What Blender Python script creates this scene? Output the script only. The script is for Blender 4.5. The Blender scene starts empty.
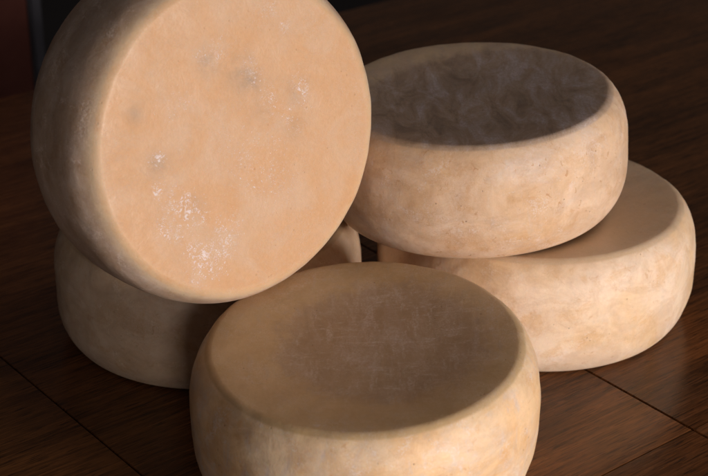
import bpy, bmesh, math, random
from mathutils import Vector, Matrix, noise

S = 0.12                      # one unit of the layout = the radius of a cheese, 12 cm
SC = bpy.context.scene
COL = SC.collection

# ------------------------------------------------------------------ camera
PITCH = 0.4584
cam_d = bpy.data.cameras.new('camera')
cam = bpy.data.objects.new('camera', cam_d)
COL.objects.link(cam)
cam.location = (0, 0, 5.4093 * S)
cam.rotation_euler = (math.pi / 2 - PITCH, 0, 0)
cam_d.sensor_fit = 'HORIZONTAL'
cam_d.sensor_width = 36
cam_d.lens = 36 * 1660.258 / 708
cam_d.clip_start = 0.01
cam_d.clip_end = 100
cam_d.dof.use_dof = True
cam_d.dof.focus_distance = 9.75 * S
cam_d.dof.aperture_fstop = 11.0
SC.camera = cam

# ------------------------------------------------------------------ world (dim room light)
w = bpy.data.worlds.new('World')
SC.world = w
w.use_nodes = True
bg = w.node_tree.nodes['Background']
bg.inputs['Color'].default_value = (1.0, 0.87, 0.80, 1)
bg.inputs['Strength'].default_value = 0.038

# ------------------------------------------------------------------ the window-like key light, low at the right front
def area(name, loc, target, power, sx, sy, color):
    d = bpy.data.lights.new(name, 'AREA')
    d.shape = 'RECTANGLE'; d.size = sx; d.size_y = sy
    d.energy = power; d.color = color
    o = bpy.data.objects.new(name, d); COL.objects.link(o)
    o.location = loc
    o.rotation_euler = (Vector(target) - Vector(loc)).to_track_quat('-Z', 'Y').to_euler()
    return o
TGT = Vector((0.1, 9.0, 0.9)) * S
area('key_light', TGT + Vector((0.69, -0.72, 0.040)) * 1.9, TGT, 34.0, 0.52, 0.40, (1.0, 0.905, 0.83))
area('fill_light', TGT + Vector((0.14, -0.97, 0.11)) * 2.2, TGT, 5.6, 0.40, 0.40, (1.0, 0.91, 0.87))
area('soft_overhead', TGT + Vector((0.62, 0.30, 0.72)) * 1.8, TGT, 3.8, 1.0, 0.8, (1.0, 0.90, 0.86))  # unseen soft lamp added to lift the wheel tops

SC.view_settings.view_transform = 'Standard'
SC.view_settings.look = 'None'
SC.view_settings.exposure = 0.0
SC.view_settings.gamma = 1.0
SC.render.engine = 'CYCLES'
SC.cycles.max_bounces = 8

# ------------------------------------------------------------------ node helpers
class NT:
    def __init__(s, name):
        s.m = bpy.data.materials.new(name); s.m.use_nodes = True
        s.t = s.m.node_tree; s.n = s.t.nodes; s.l = s.t.links
        s.p = s.n['Principled BSDF']
    def put(s, sock, v):
        if hasattr(v, 'is_linked') or isinstance(v, bpy.types.NodeSocket): s.l.new(v, sock)
        elif isinstance(v, (tuple, list)) and len(v) == 3 and sock.type == 'RGBA': sock.default_value = (*v, 1)
        else: sock.default_value = v
    def coord(s, scale=(1, 1, 1), loc=(0, 0, 0), rot=(0, 0, 0), src=None):
        if src is None: src = s.n.new('ShaderNodeTexCoord').outputs['Object']
        m = s.n.new('ShaderNodeMapping')
        s.l.new(src, m.inputs['Vector'])
        m.inputs['Scale'].default_value = scale; m.inputs['Location'].default_value = loc
        m.inputs['Rotation'].default_value = rot
        return m.outputs[0]
    def noise(s, vec, scale, detail=4, rough=0.55, dist=0.0):
        n = s.n.new('ShaderNodeTexNoise'); s.l.new(vec, n.inputs['Vector'])
        n.inputs['Scale'].default_value = scale; n.inputs['Detail'].default_value = detail
        n.inputs['Roughness'].default_value = rough; n.inputs['Distortion'].default_value = dist
        return n.outputs['Fac']
    def vor(s, vec, scale, rand=1.0, feature='F1'):
        n = s.n.new('ShaderNodeTexVoronoi'); s.l.new(vec, n.inputs['Vector'])
        n.feature = feature
        n.inputs['Scale'].default_value = scale; n.inputs['Randomness'].default_value = rand
        return n
    def ramp(s, fac, a, b, lo=0.0, hi=1.0):
        n = s.n.new('ShaderNodeMapRange'); n.interpolation_type = 'SMOOTHSTEP'
        s.put(n.inputs['Value'], fac)
        s.put(n.inputs['From Min'], a); s.put(n.inputs['From Max'], b)
        n.inputs['To Min'].default_value = lo; n.inputs['To Max'].default_value = hi
        return n.outputs[0]
    def math(s, op, a, b=0.0, clamp=False):
        n = s.n.new('ShaderNodeMath'); n.operation = op; n.use_clamp = clamp
        s.put(n.inputs[0], a); s.put(n.inputs[1], b)
        return n.outputs[0]
    def mix(s, fac, a, b, mode='MIX'):
        n = s.n.new('ShaderNodeMix'); n.data_type = 'RGBA'; n.blend_type = mode
        s.put(n.inputs[0], fac); s.put(n.inputs[6], a); s.put(n.inputs[7], b)
        return n.outputs[2]
    def attr(s, name):
        n = s.n.new('ShaderNodeAttribute'); n.attribute_name = name
        return n.outputs['Fac']
    def bump(s, h, strength, dist, normal=None):
        n = s.n.new('ShaderNodeBump')
        n.inputs['Strength'].default_value = strength; n.inputs['Distance'].default_value = dist
        s.put(n.inputs['Height'], h)
        if normal is not None: s.l.new(normal, n.inputs['Normal'])
        return n.outputs[0]

def cheese_mat(name, seed, side_a, side_b, face_a, face_b, bloom=0.5, face_bloom=0.4, bloom_col=(0.66, 0.56, 0.52),
               pits=0.5, face_rough=0.42, weave=0.0, streak=1.0, core_col=None, core_amt=0.0, swirl=0.0, freckle=0.5, ring=0.5, ring_col=(0.72, 0.50, 0.30)):
    k = NT(name)
    P = k.coord((1 / S,) * 3, loc=(seed * 3.17, seed * 1.71, seed * 2.3))
    PB = k.coord((1 / S, 1 / S, 2.6 / S), loc=(seed * 1.3, seed * 2.7, seed * 5.1))      # bands round the side
    PV = k.coord((1 / S, 1 / S, 0.35 / S), loc=(seed * 2.3, seed * 1.9, seed * 0.7))     # faint vertical smears
    face = k.attr('face'); stain = k.attr('stain'); cryst = k.attr('crystal')
    n_big = k.noise(P, 1.7, 4, 0.55, 0.4)
    n_med = k.noise(P, 6.0, 5, 0.6, 0.5)
    n_fine = k.noise(P, 38.0, 4, 0.65)
    n_grain = k.noise(P, 130.0, 2, 0.6)
    # side colour
    side = k.mix(k.ramp(n_big, 0.36, 0.66), side_a, side_b)
    side = k.mix(k.math('MULTIPLY', k.ramp(n_med, 0.52, 0.70), 0.5), side, tuple(c * f for c, f in zip(side_b, (0.86, 0.74, 0.55))))
    band = k.noise(PB, 2.6, 7, 0.68, 0.3)
    side = k.mix(k.math('MULTIPLY', k.ramp(band, 0.47, 0.72), bloom * 0.8), side, bloom_col)
    smear = k.noise(PV, 9.0, 6, 0.7, 0.6)
    side = k.mix(k.math('MULTIPLY', k.ramp(smear, 0.52, 0.72), bloom * 0.7 * streak, ), side, bloom_col)
    fr = k.noise(P, 21.0, 3, 0.6, 0.8)
    frm = k.math('MULTIPLY', k.ramp(fr, 0.60, 0.70), k.ramp(k.noise(P, 3.3, 3, 0.6), 0.42, 0.62))
    side = k.mix(k.math('MULTIPLY', frm, freckle), side, tuple(c * f for c, f in zip(side_b, (0.74, 0.58, 0.42))))
    vein = k.noise(k.coord((1 / S, 1 / S, 1.6 / S), loc=(seed * 5, 1, 2)), 4.2, 6, 0.62, 1.1)
    vl = k.ramp(k.math('ABSOLUTE', k.math('SUBTRACT', vein, 0.5)), 0.004, 0.022, 1.0, 0.0)
    vl = k.math('MULTIPLY', vl, k.ramp(n_med, 0.40, 0.62))
    side = k.mix(k.math('MULTIPLY', vl, 0.30), side, tuple(c * f for c, f in zip(side_b, (0.86, 0.72, 0.58))))
    dust = k.math('MULTIPLY', k.ramp(k.noise(PB, 22.0, 5, 0.75, 0.4), 0.56, 0.70), k.ramp(band, 0.46, 0.66))
    hs = k.noise(k.coord((1.0 / S, 1.0 / S, 1.5 / S), loc=(seed * 2, 4, seed)), 3.4, 9, 0.66, 0.8)
    hv = k.ramp(hs, 0.34, 0.66, 0.88, 1.06)
    c3 = k.n.new('ShaderNodeCombineColor')
    for i in range(3): k.l.new(hv if i == 0 else k.math('POWER', hv, 1.0 + 0.35 * i), c3.inputs[i])
    side = k.mix(1.0, side, c3.outputs[0], 'MULTIPLY')
    gd = k.ramp(k.math('MULTIPLY', k.noise(P, 95.0, 3, 0.7), k.ramp(k.noise(P, 5.0, 7, 0.72, 0.8), 0.40, 0.70, 0.50, 1.15)), 0.46, 0.58)
    dust = k.math('MAXIMUM', dust, gd)
    side = k.mix(k.math('MULTIPLY', dust, bloom * 0.9), side, tuple(min(0.9, c * 1.18) for c in bloom_col))
    # face colour
    n_f = k.noise(P, 2.6, 5, 0.62, 1.2)
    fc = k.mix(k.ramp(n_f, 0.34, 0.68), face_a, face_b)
    n_f2 = k.noise(k.coord((1.5 / S, 0.9 / S, 1 / S), loc=(seed * 4, seed, 1)), 7.0, 6, 0.72, 0.8)
    fc = k.mix(k.math('MULTIPLY', k.ramp(n_f2, 0.50, 0.72), face_bloom), fc, tuple(c * 0.72 for c in bloom_col))
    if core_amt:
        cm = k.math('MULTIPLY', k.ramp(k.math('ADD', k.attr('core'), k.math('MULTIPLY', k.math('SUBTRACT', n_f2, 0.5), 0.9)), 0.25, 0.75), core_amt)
        fc = k.mix(cm, fc, core_col)  # dark greasy patch, partly shade of the dished top put into the colour
    if swirl:
        sw = k.noise(k.coord((2.6 / S, 1.0 / S, 1), rot=(0, 0, 0.5), loc=(seed, seed * 2, 0)), 2.4, 10, 0.72, 0.7)
        fc = k.mix(k.math('MULTIPLY', k.math('MULTIPLY', k.math('MULTIPLY', k.ramp(sw, 0.46, 0.66), k.attr('core')), k.ramp(k.noise(P, 70.0, 4, 0.75), 0.38, 0.62, 0.35, 1.0)), swirl), fc, tuple(c * f for c, f in zip(bloom_col, (0.98, 0.98, 1.06))))
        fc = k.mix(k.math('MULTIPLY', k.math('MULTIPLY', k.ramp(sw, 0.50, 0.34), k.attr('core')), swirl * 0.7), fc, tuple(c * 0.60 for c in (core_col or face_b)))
    if weave:
        a = k.noise(k.coord((36 / S * .1, 9 / S * .1, 1), rot=(0, 0, 0.5), loc=(seed, 0, 0)), 6.0, 4, 0.7)
        b = k.noise(k.coord((9 / S * .1, 36 / S * .1, 1), rot=(0, 0, 0.5), loc=(0, seed, 0)), 6.0, 4, 0.7)
        wv = k.math('MAXIMUM', a, b)
        wmask = k.math('MULTIPLY', k.math('MAXIMUM', k.math('MULTIPLY', k.attr('core'), 0.75), k.ramp(k.noise(P, 2.4, 3, 0.6, 0.8), 0.50, 0.66, 0.0, 0.6)), k.math('MULTIPLY', k.ramp(wv, 0.50, 0.68), k.ramp(k.noise(P, 75.0, 3, 0.7), 0.42, 0.60, 0.15, 1.0)))
        fc = k.mix(k.math('MULTIPLY', wmask, weave), fc, bloom_col)
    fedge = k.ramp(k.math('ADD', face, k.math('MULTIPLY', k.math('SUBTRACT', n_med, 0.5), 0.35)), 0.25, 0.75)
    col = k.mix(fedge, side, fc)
    # pale ridge where the face turns into the side
    rg = k.math('MULTIPLY', k.attr('ridge'), k.ramp(n_med, 0.25, 0.6, 0.35, 1.0))
    col = k.mix(k.math('MULTIPLY', rg, ring), col, ring_col)
    # grey smudges (mould stains)
    col = k.mix(k.math('MULTIPLY', k.math('MULTIPLY', stain, k.ramp(n_med, 0.3, 0.65)), 0.75, True), col, (0.24, 0.19, 0.15))
    # fine mottling
    mot = k.math('ADD', k.math('MULTIPLY', n_fine, 0.30), k.math('MULTIPLY', n_grain, 0.14))
    gray = k.ramp(mot, 0.10, 0.34, 0.945, 1.045)
    cmb = k.n.new('ShaderNodeCombineColor')
    for i in range(3): k.l.new(gray, cmb.inputs[i])
    col = k.mix(1.0, col, cmb.outputs[0], 'MULTIPLY')
    # small dark pits
    v = k.vor(P, 15.0)
    pm = k.math('MULTIPLY', k.ramp(v.outputs['Distance'], 0.05, 0.11, 1.0, 0.0), k.ramp(k.noise(P, 4.0, 2), 0.48, 0.60))
    col = k.mix(k.math('MULTIPLY', pm, pits), col, (0.20, 0.10, 0.05))
    # dusty white flecks: threads and grains
    th = k.noise(k.coord((1 / S,) * 3, loc=(seed * 7, 3, 1)), 24.0, 5, 0.68, 2.0)
    thread = k.ramp(k.math('ABSOLUTE', k.math('SUBTRACT', th, 0.5)), 0.004, 0.020, 1.0, 0.0)
    thread = k.math('MULTIPLY', thread, k.ramp(k.noise(P, 4.6, 4, 0.75), 0.44, 0.60))
    thread = k.math('MAXIMUM', k.math('MULTIPLY', thread, 0.35), k.math('MULTIPLY', thread, k.math('MULTIPLY', cryst, 1.3, True)))
    col = k.mix(k.math('MULTIPLY', thread, 0.9), col, (0.76, 0.67, 0.62))
    wn = k.n.new('ShaderNodeTexNoise'); k.l.new(P, wn.inputs['Vector']); wn.inputs['Scale'].default_value = 60.0; wn.inputs['Detail'].default_value = 3
    wa = k.n.new('ShaderNodeVectorMath'); wa.operation = 'MULTIPLY_ADD'
    k.l.new(wn.outputs['Color'], wa.inputs[0]); wa.inputs[1].default_value = (0.045,) * 3; k.l.new(P, wa.inputs[2])
    cv = k.vor(wa.outputs[0], 85.0); cv2 = k.vor(wa.outputs[0], 42.0)
    cn = k.noise(P, 21.0, 5, 0.8, 1.0)
    cd = k.math('MULTIPLY', cryst, k.ramp(cn, 0.40, 0.59))
    gr = k.math('MAXIMUM', k.ramp(k.math('SUBTRACT', k.math('MULTIPLY', cd, 0.62), cv.outputs['Distance']), -0.05, 0.05),
                k.ramp(k.math('SUBTRACT', k.math('MULTIPLY', cd, 0.44), cv2.outputs['Distance']), -0.04, 0.04))
    gr = k.math('MULTIPLY', gr, k.ramp(cd, 0.02, 0.18))
    col = k.mix(k.math('MULTIPLY', cd, 0.10, True), col, (0.72, 0.60, 0.56))
    col = k.mix(k.math('MULTIPLY', gr, 0.78), col, (0.80, 0.70, 0.71))
    p = k.p
    k.l.new(col, p.inputs['Base Color'])
    rgh = k.math('ADD', k.ramp(n_med, 0.2, 0.8, -0.10, 0.10), k.math('ADD', 0.50, k.math('MULTIPLY', fedge, face_rough - 0.50)))
    k.l.new(rgh, p.inputs['Roughness'])
    p.inputs['Specular IOR Level'].default_value = 0.42
    p.inputs['Subsurface Weight'].default_value = 0.30
    p.inputs['Subsurface Radius'].default_value = (1.0, 0.45, 0.2)
    p.inputs['Subsurface Scale'].default_value = 0.009
    h = k.math('ADD', k.math('MULTIPLY', n_fine, 0.28), k.math('MULTIPLY', n_grain, 0.06))
    h = k.math('ADD', h, k.math('MULTIPLY', n_f2, 0.7))
    h = k.math('ADD', h, k.math('MULTIPLY', band, 0.7))
    h = k.math('SUBTRACT', h, k.math('MULTIPLY', pm, 0.6))
    h = k.math('ADD', h, k.math('ADD', k.math('MULTIPLY', gr, 0.7), k.math('MULTIPLY', thread, 0.25)))
    k.l.new(k.bump(h, 0.30, 0.0016), p.inputs['Normal'])
    return k.m

# ------------------------------------------------------------------ cheese wheels
def smooth(a, b, x):
    t = min(1, max(0, (x - a) / (b - a))); return t * t * (3 - 2 * t)

def profile(R, h, B=0.112, PW=3.2, dish=0.03, fil=0.066):
    """(r, z, face, ridge) from the centre of the top to the centre of the bottom."""
    def side(t): return R * (1 - B * abs(2 * t - 1) ** PW)
    pts = []
    t1 = 1 - fil
    ra = R * 0.858
    top = []
    n = 46
    for i in range(n):
        r = ra * i / (n - 1)
        top.append((r, h - dish * R * (1 - smooth(0.40, 1.0, r / ra))))
    # rounded shoulder as a quadratic bezier
    p0 = Vector((ra, h)); p2 = Vector((side(t1), h * t1)); p1 = Vector((side(t1) - 2 * R * B * PW * (2 * t1 - 1) ** (PW - 1) * (1 - t1), h))
    sh = []
    m = 18
    for i in range(1, m):
        t = i / m
        q = p0 * (1 - t) ** 2 + p1 * 2 * t * (1 - t) + p2 * t * t
        sh.append((q.x, q.y))
    sd = [(side(t), h * t) for t in [t1 + (1 - 2 * t1) * i / 44 for i in range(45)]]
    bot = [(r, h - z) for r, z in reversed(sh)] + [(r, h - z) for r, z in reversed(top)]
    out = []
    L = top + sh + sd + bot
    for i, (r, z) in enumerate(L):
        out.append((r, z))
    return out

def cheese(name, label, mat, pos, R, h, tilt=(0, 0), wedge=(0, 0), seed=0, stains=(), crystals=(), dish=0.03, lump=1.25, haze=0.0, core=(0, 0, 0.6, 0.15)):
    N = 224
    prof = profile(R, h, dish=dish)
    bm = bmesh.new()
    lf = bm.verts.layers.float.new('face'); ls = bm.verts.layers.float.new('stain')
    lc = bm.verts.layers.float.new('crystal'); lr = bm.verts.layers.float.new('ridge'); lk = bm.verts.layers.float.new('core')
    o3 = Vector((seed * 11.3, seed * 7.7, seed * 5.1))
    def mk(x, y, z, rr, zz):
        p = Vector((x, y, z))
        d = Vector((x, y, (z - h / 2) * 1.2))
        if d.length > 1e-6: d.normalize()
        a = noise.noise(p * 1.1 + o3) * 0.011 + noise.noise(p * 2.9 + o3) * 0.0045 + noise.noise(p * 7.0 + o3) * 0.0022 + noise.noise(p * 15.0 + o3) * 0.0022 * smooth(0.7, 0.86, rr / R)
        edge = smooth(0.06, 0.2, zz / h)                        # the underside stays flat
        q = p + d * a * lump * edge
        q.z *= 1 + (wedge[0] * x + wedge[1] * y) / R
        v = bm.verts.new(q * S)
        on_top = 1.0 if zz > h * 0.5 else 0.0
        v[lf] = (1 - smooth(0.885, 0.925, rr / R)) * (1.0 if zz > h * .8 or zz < h * .2 else 0.0)  # top colour spread over the rim shoulder, painting the shade edge there
        v[lr] = on_top * smooth(0.84, 0.90, rr / R) * (1 - smooth(0.91, 0.95, rr / R)) * (1.0 if zz > h * .75 else 0.0)
        if on_top:
            s_ = 0
            for (sx, sy, sr, k) in stains: s_ += k * math.exp(-((x - sx) ** 2 + (y - sy) ** 2) / (2 * sr * sr))
            c_ = 0
            for (sx, sy, ax, ay, k) in crystals: c_ = max(c_, k * math.exp(-((x - sx) ** 2 / (2 * ax * ax) + (y - sy) ** 2 / (2 * ay * ay))))
            if zz > h * .8:
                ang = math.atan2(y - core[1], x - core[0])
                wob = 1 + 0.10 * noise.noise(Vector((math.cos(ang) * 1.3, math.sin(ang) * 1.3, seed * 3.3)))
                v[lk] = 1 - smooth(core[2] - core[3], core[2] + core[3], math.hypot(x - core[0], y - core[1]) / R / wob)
                v[ls] = s_; v[lc] = c_ + haze * v[lf]
        return v
    rows = []
    for (r, z) in prof:
        if r < 1e-6: rows.append([mk(0, 0, z, 0, z)])
        else: rows.append([mk(r * math.cos(2 * math.pi * j / N), r * math.sin(2 * math.pi * j / N), z, r, z) for j in range(N)])
    for a, b in zip(rows, rows[1:]):
        for j in range(N):
            j2 = (j + 1) % N
            if len(a) == 1: bm.faces.new((a[0], b[j], b[j2]))
            elif len(b) == 1: bm.faces.new((a[j], b[0], a[j2]))
            else: bm.faces.new((a[j], b[j], b[j2], a[j2]))
    bmesh.ops.recalc_face_normals(bm, faces=bm.faces)
    for f in bm.faces: f.smooth = True
    me = bpy.data.meshes.new(name); bm.to_mesh(me); bm.free()
    me.materials.append(mat)
    o = bpy.data.objects.new(name, me); COL.objects.link(o)
    o.matrix_world = Matrix.Translation(Vector(pos) * S) @ Matrix.Rotation(tilt[1], 4, 'Y') @ Matrix.Rotation(tilt[0], 4, 'X')
    o['label'] = label; o['category'] = 'cheese'; o['group'] = 'wheels of cheese piled on the table'
    return o

# ------------------------------------------------------------------ table
G = math.radians(38.5)
def wood_mat(name, seed, dark, light, gloss=0.20):
    k = NT(name)
    src = k.n.new('ShaderNodeTexCoord').outputs['Object']
    u = 1 / S
    A = k.coord((0.16 * u, 1.6 * u, 1.6 * u), loc=(seed * 3.1, seed * 1.7, 0), src=src)
    B = k.coord((0.8 * u, 17 * u, 17 * u), loc=(seed * 1.1, seed * 4.7, 0), src=src)
    C = k.coord((3.2 * u, 52 * u, 52 * u), loc=(seed * 2.1, seed * 0.7, 0), src=src)
    D = k.coord((u, u, u), loc=(seed, seed * 2, 0), src=src)
    n1 = k.noise(A, 1.6, 5, 0.6, 0.5); n2 = k.noise(B, 1.5, 5, 0.65, 0.25); n3 = k.noise(C, 1.5, 3, 0.6)
    n4 = k.noise(D, 1.2, 4, 0.6)
    f = k.math('ADD', k.math('MULTIPLY', n1, 0.35), k.math('ADD', k.math('MULTIPLY', n2, 0.45), k.math('MULTIPLY', n3, 0.22)))
    c = k.mix(k.ramp(f, 0.36, 0.68), dark, light)
    F = k.coord((4.5 * u, 75 * u, 75 * u), loc=(seed * 0.4, seed * 5.7, 0), src=src)
    n5 = k.noise(F, 1.3, 2, 0.5, 0.15)
    c = k.mix(k.math('MULTIPLY', k.ramp(n5, 0.57, 0.63), 0.65), c, tuple(x * 0.30 for x in dark))
    c = k.mix(k.math('MULTIPLY', k.ramp(n5, 0.40, 0.33), 0.30), c, tuple(min(1, x * 1.5) for x in light))
    pore = k.math('MULTIPLY', k.ramp(n3, 0.56, 0.68), k.ramp(n2, 0.40, 0.60))
    c = k.mix(k.math('MULTIPLY', pore, 0.55), c, tuple(x * 0.35 for x in dark))
    c = k.mix(k.math('MULTIPLY', k.ramp(n4, 0.5, 0.75), 0.25), c, tuple(x * 0.5 for x in dark))
    p = k.p
    k.l.new(c, p.inputs['Base Color'])
    k.l.new(k.math('ADD', gloss, k.math('ADD', k.ramp(n2, 0.3, 0.7, 0.0, 0.10), k.ramp(n4, 0.3, 0.7, -0.05, 0.06))), p.inputs['Roughness'])
    p.inputs['Specular IOR Level'].default_value = 0.25
    hh = k.math('ADD', k.math('MULTIPLY', n2, 0.5), k.math('MULTIPLY', n3, 0.5))
    k.l.new(k.bump(hh, 0.22, 0.0004), p.inputs['Normal'])
    return k.m

def box_bm(bm, x0, x1, y0, y1, z0, z1, bev=0.0):
    r = bmesh.ops.create_cube(bm, size=1.0)
    vs = r['verts']
    for v in vs:
        v.co = Vector(((x0 + x1) / 2 + v.co.x * (x1 - x0), (y0 + y1) / 2 + v.co.y * (y1 - y0), (z0 + z1) / 2 + v.co.z * (z1 - z0)))
    if bev:
        es = {e for v in vs for e in v.link_edges}
        bmesh.ops.bevel(bm, geom=list(es), offset=bev, segments=2, affect='EDGES')

def link(name, bm, mat, parent=None, smooth_=False):
    me = bpy.data.meshes.new(name); bm.to_mesh(me); bm.free()
    if smooth_:
        for f in me.polygons: f.use_smooth = True
    me.materials.append(mat)
    o = bpy.data.objects.new(name, me); COL.objects.link(o)
    if parent: o.parent = parent
    return o

table = bpy.data.objects.new('wooden_table', None); COL.objects.link(table)
table.rotation_euler = (0, 0, G)
table['label'] = 'dark brown wooden table top carrying the pile of cheese wheels'
table['category'] = 'table'
WOODS = [wood_mat('dark_stained_wood', 1.0, (0.050, 0.0180, 0.0055), (0.255, 0.098, 0.028)),
         wood_mat('dark_stained_wood_b', 4.0, (0.048, 0.0172, 0.0052), (0.250, 0.094, 0.027)),
         wood_mat('dark_stained_wood_c', 7.0, (0.036, 0.0142, 0.0045), (0.180, 0.066, 0.019))]
# table axes: x = along the grain (u), y = -v ; joints across the grain at u = 3.97 and 6.80
TH = 0.32
us = [-6.0, 3.97, 6.80, 20.0]
gap = 0.0055
for i in range(len(us) - 1):
    cuts = [12.72, -1.5] if i == 0 else [12.72, 5.30, -1.5]
    for j, (a, b) in enumerate(zip(cuts, cuts[1:])):
        bm = bmesh.new()
        gg = gap * (0.5 if i == 0 else 1.0)
        box_bm(bm, (us[i] + gg) * S, (us[i + 1] - gg) * S, (b + gap * 0.06) * S, (a - gap * 0.06) * S, -TH * S, 0, 0.0005)
        link('board', bm, WOODS[(0, 1, 2, 0)[i + j]] if i else WOODS[0], table)
DK = NT('joint_filler'); DK.p.inputs['Base Color'].default_value = (0.006, 0.003, 0.002, 1); DK.p.inputs['Roughness'].default_value = 0.9
bm = bmesh.new(); box_bm(bm, -5.9 * S, 19.9 * S, -1.4 * S, 12.6 * S, (-TH - 0.15) * S, -TH * S - 0.0005)
link('underlayer', bm, DK.m, table)
bm = bmesh.new(); box_bm(bm, -5.5 * S, 19.5 * S, 12.1 * S, 12.3 * S, -1.3 * S, (-TH - 0.15) * S - 0.0005)
link('apron', bm, WOODS[1], table)
for x, y in ((-5.2, -0.8), (-5.2, 11.6), (19.2, -0.8), (19.2, 11.6)):
    bm = bmesh.new(); box_bm(bm, (x - .3) * S, (x + .3) * S, (y - .3) * S, (y + .3) * S, -6.2 * S, (-TH - 0.15) * S - 0.001, 0.003)
    link('leg', bm, WOODS[0], table)

# floor far below
k = NT('dark_floor')
n = k.noise(k.coord((1, 1, 1)), 3.0, 5)
k.l.new(k.mix(n, (0.016, 0.013, 0.016), (0.034, 0.028, 0.034)), k.p.inputs['Base Color'])
k.p.inputs['Roughness'].default_value = 0.6
bm = bmesh.new()
bmesh.ops.create_grid(bm, x_segments=2, y_segments=2, size=8.0)
fl = link('floor', bm, k.m); fl.location = (0, 1.5, -6.2 * S); fl['kind'] = 'structure'

# ------------------------------------------------------------------ chair behind the table, out of focus
chair = bpy.data.objects.new('chair', None); COL.objects.link(chair)
chair.location = Vector((-5.06, 16.3, -6.2)) * S
chair.rotation_euler = (0, 0, math.radians(20))
chair['label'] = 'dark reddish brown chair with grey metal frame standing behind the table'
chair['category'] = 'chair'
k = NT('red_brown_leather')
n = k.noise(k.coord((1, 1, 1)), 60.0, 4)
k.l.new(k.mix(n, (0.19, 0.065, 0.050), (0.29, 0.100, 0.075)), k.p.inputs['Base Color'])
k.p.inputs['Roughness'].default_value = 0.5
LE = k.m
k = NT('grey_metal')
k.p.inputs['Base Color'].default_value = (0.11, 0.11, 0.135, 1); k.p.inputs['Roughness'].default_value = 0.45
k.p.inputs['Metallic'].default_value = 0.2
n = k.noise(k.coord((1, 1, 1)), 40.0, 3); k.l.new(k.bump(n, 0.1, 0.001), k.p.inputs['Normal'])
ME = k.m
bm = bmesh.new(); box_bm(bm, -0.20, 0.20, -0.035, 0.02, 0.50, 1.16, 0.018); link('backrest', bm, LE, chair, True)
bm = bmesh.new(); box_bm(bm, -0.21, 0.21, 0.03, 0.45, 0.43, 0.49, 0.015); link('seat', bm, LE, chair, True)
for sx in (-1, 1):
    bm = bmesh.new(); box_bm(bm, sx * 0.211 - 0.008, sx * 0.211 + 0.008, -0.015, 0.015, 0.0, 1.10, 0.004); link('back_leg', bm, ME, chair)
    bm = bmesh.new(); box_bm(bm, sx * 0.195 - 0.012, sx * 0.195 + 0.012, 0.41, 0.435, 0.0, 0.425, 0.004); link('front_leg', bm, ME, chair)

# ------------------------------------------------------------------ the five wheels
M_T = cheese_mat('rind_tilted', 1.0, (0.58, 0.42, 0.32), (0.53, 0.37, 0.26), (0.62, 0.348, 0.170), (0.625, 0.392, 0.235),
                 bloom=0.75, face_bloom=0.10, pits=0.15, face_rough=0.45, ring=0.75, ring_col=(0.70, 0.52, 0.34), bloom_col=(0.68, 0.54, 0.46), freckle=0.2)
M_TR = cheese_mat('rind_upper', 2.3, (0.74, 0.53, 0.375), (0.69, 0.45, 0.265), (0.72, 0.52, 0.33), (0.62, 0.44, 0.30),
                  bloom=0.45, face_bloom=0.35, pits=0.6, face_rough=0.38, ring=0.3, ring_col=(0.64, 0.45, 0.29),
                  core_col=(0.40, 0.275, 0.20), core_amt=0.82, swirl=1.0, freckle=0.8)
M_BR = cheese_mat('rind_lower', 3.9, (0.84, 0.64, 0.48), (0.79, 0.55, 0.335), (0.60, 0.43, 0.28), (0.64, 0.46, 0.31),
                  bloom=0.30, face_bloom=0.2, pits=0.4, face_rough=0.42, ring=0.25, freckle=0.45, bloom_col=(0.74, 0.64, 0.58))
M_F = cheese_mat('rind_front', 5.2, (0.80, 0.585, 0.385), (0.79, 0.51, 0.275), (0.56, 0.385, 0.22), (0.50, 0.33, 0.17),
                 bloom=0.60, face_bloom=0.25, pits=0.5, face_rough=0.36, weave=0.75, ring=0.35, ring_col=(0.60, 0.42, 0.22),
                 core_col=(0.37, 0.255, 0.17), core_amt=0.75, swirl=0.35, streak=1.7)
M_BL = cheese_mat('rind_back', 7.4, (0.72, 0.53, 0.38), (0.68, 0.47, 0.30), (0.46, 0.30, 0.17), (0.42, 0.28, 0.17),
                  bloom=0.50, face_bloom=0.3, pits=0.3, bloom_col=(0.74, 0.60, 0.47))

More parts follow.
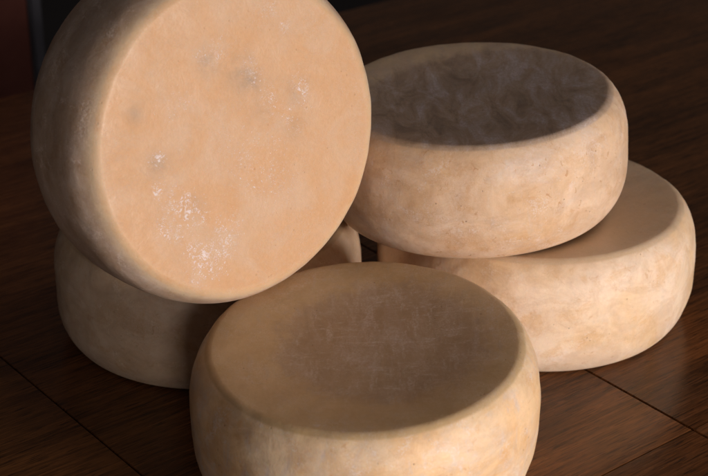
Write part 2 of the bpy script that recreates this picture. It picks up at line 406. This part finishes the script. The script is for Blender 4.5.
cheese('cheese_wheel', 'front whole cheese wheel lying flat with greasy brown top, part painted shade, nearest of the pile', M_F,
       (0.0605, 8.0049, 0), 0.98, 0.8241, wedge=(0.0468, 0.0693), seed=1, dish=0.035,
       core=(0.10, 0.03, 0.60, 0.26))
cheese('cheese_wheel', 'pale cream cheese wheel under the dark-topped wheel at the right of the table', M_BR,
       (1.2165, 9.9735, 0), 1.0573, 0.797, wedge=(0.0072, -0.005), seed=2)
cheese('cheese_wheel', 'shaded greyish cheese wheel lying flat beneath the tilted wheel', M_BL,
       (-0.9551, 9.714, 0), 1.0052, 0.7829, wedge=(0.0166, 0.0013), seed=3)
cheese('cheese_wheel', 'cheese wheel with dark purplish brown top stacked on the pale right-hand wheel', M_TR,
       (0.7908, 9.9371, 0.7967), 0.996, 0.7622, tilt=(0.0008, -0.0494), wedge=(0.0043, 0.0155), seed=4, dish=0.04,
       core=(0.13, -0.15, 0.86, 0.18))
CR = [(0.22, -0.44, 0.085, 0.08, .95), (0.30, -0.42, 0.05, 0.07, .8), (0.04, -0.57, 0.05, 0.04, .9), (0.26, -0.62, .06, .05, .85), (0.33, -0.55, .05, .05, .75),
      (0.55, -0.44, .10, .10, .95), (0.46, -0.49, .07, .06, .75), (0.46, -0.29, .09, .07, .75), (0.44, -0.21, .08, .06, .62), (0.57, -0.36, .06, .08, .8), (.12, -.52, .09, .07, .62),
      (-0.116, -0.53, .035, .05, 1.0), (-0.54, -0.01, .06, .09, .55), (-0.49, .04, .05, .07, .5), (-0.32, 0.19, .10, .06, .62), (-0.47, .48, .03, .03, .85), (-.60, .42, .04, .05, .7),
      (-0.08, .466, .11, .05, .68), (-0.12, .25, .10, .06, .55), (0.05, .34, .11, .05, .6), (0.17, .21, .08, .06, .5), (-.35, -.3, .10, .12, .45), (.15, 0, .25, .2, .42), (.3, .1, .2, .2, .42)]
cheese('cheese_wheel', 'wheel of cheese tilted up on edge with white specks on its broad tan face', M_T,
       (-1.0687, 9.1191, 1.7029), 1.0034, 0.7682, tilt=(0.9267, 1.2952), wedge=(-0.01496, -0.00628), seed=5, dish=0.012, lump=0.9,
       stains=[(-0.49, -.03, .045, .75), (-0.34, .14, .07, .6), (-0.27, .19, .05, .5), (-0.08, .43, .06, .5), (-0.41, -.55, .035, .5), (-0.11, -.53, .05, .65), (.22, -.43, .05, .4), (-.1, .2, .05, .3), (.1, .35, .05, .3)],
       crystals=CR)
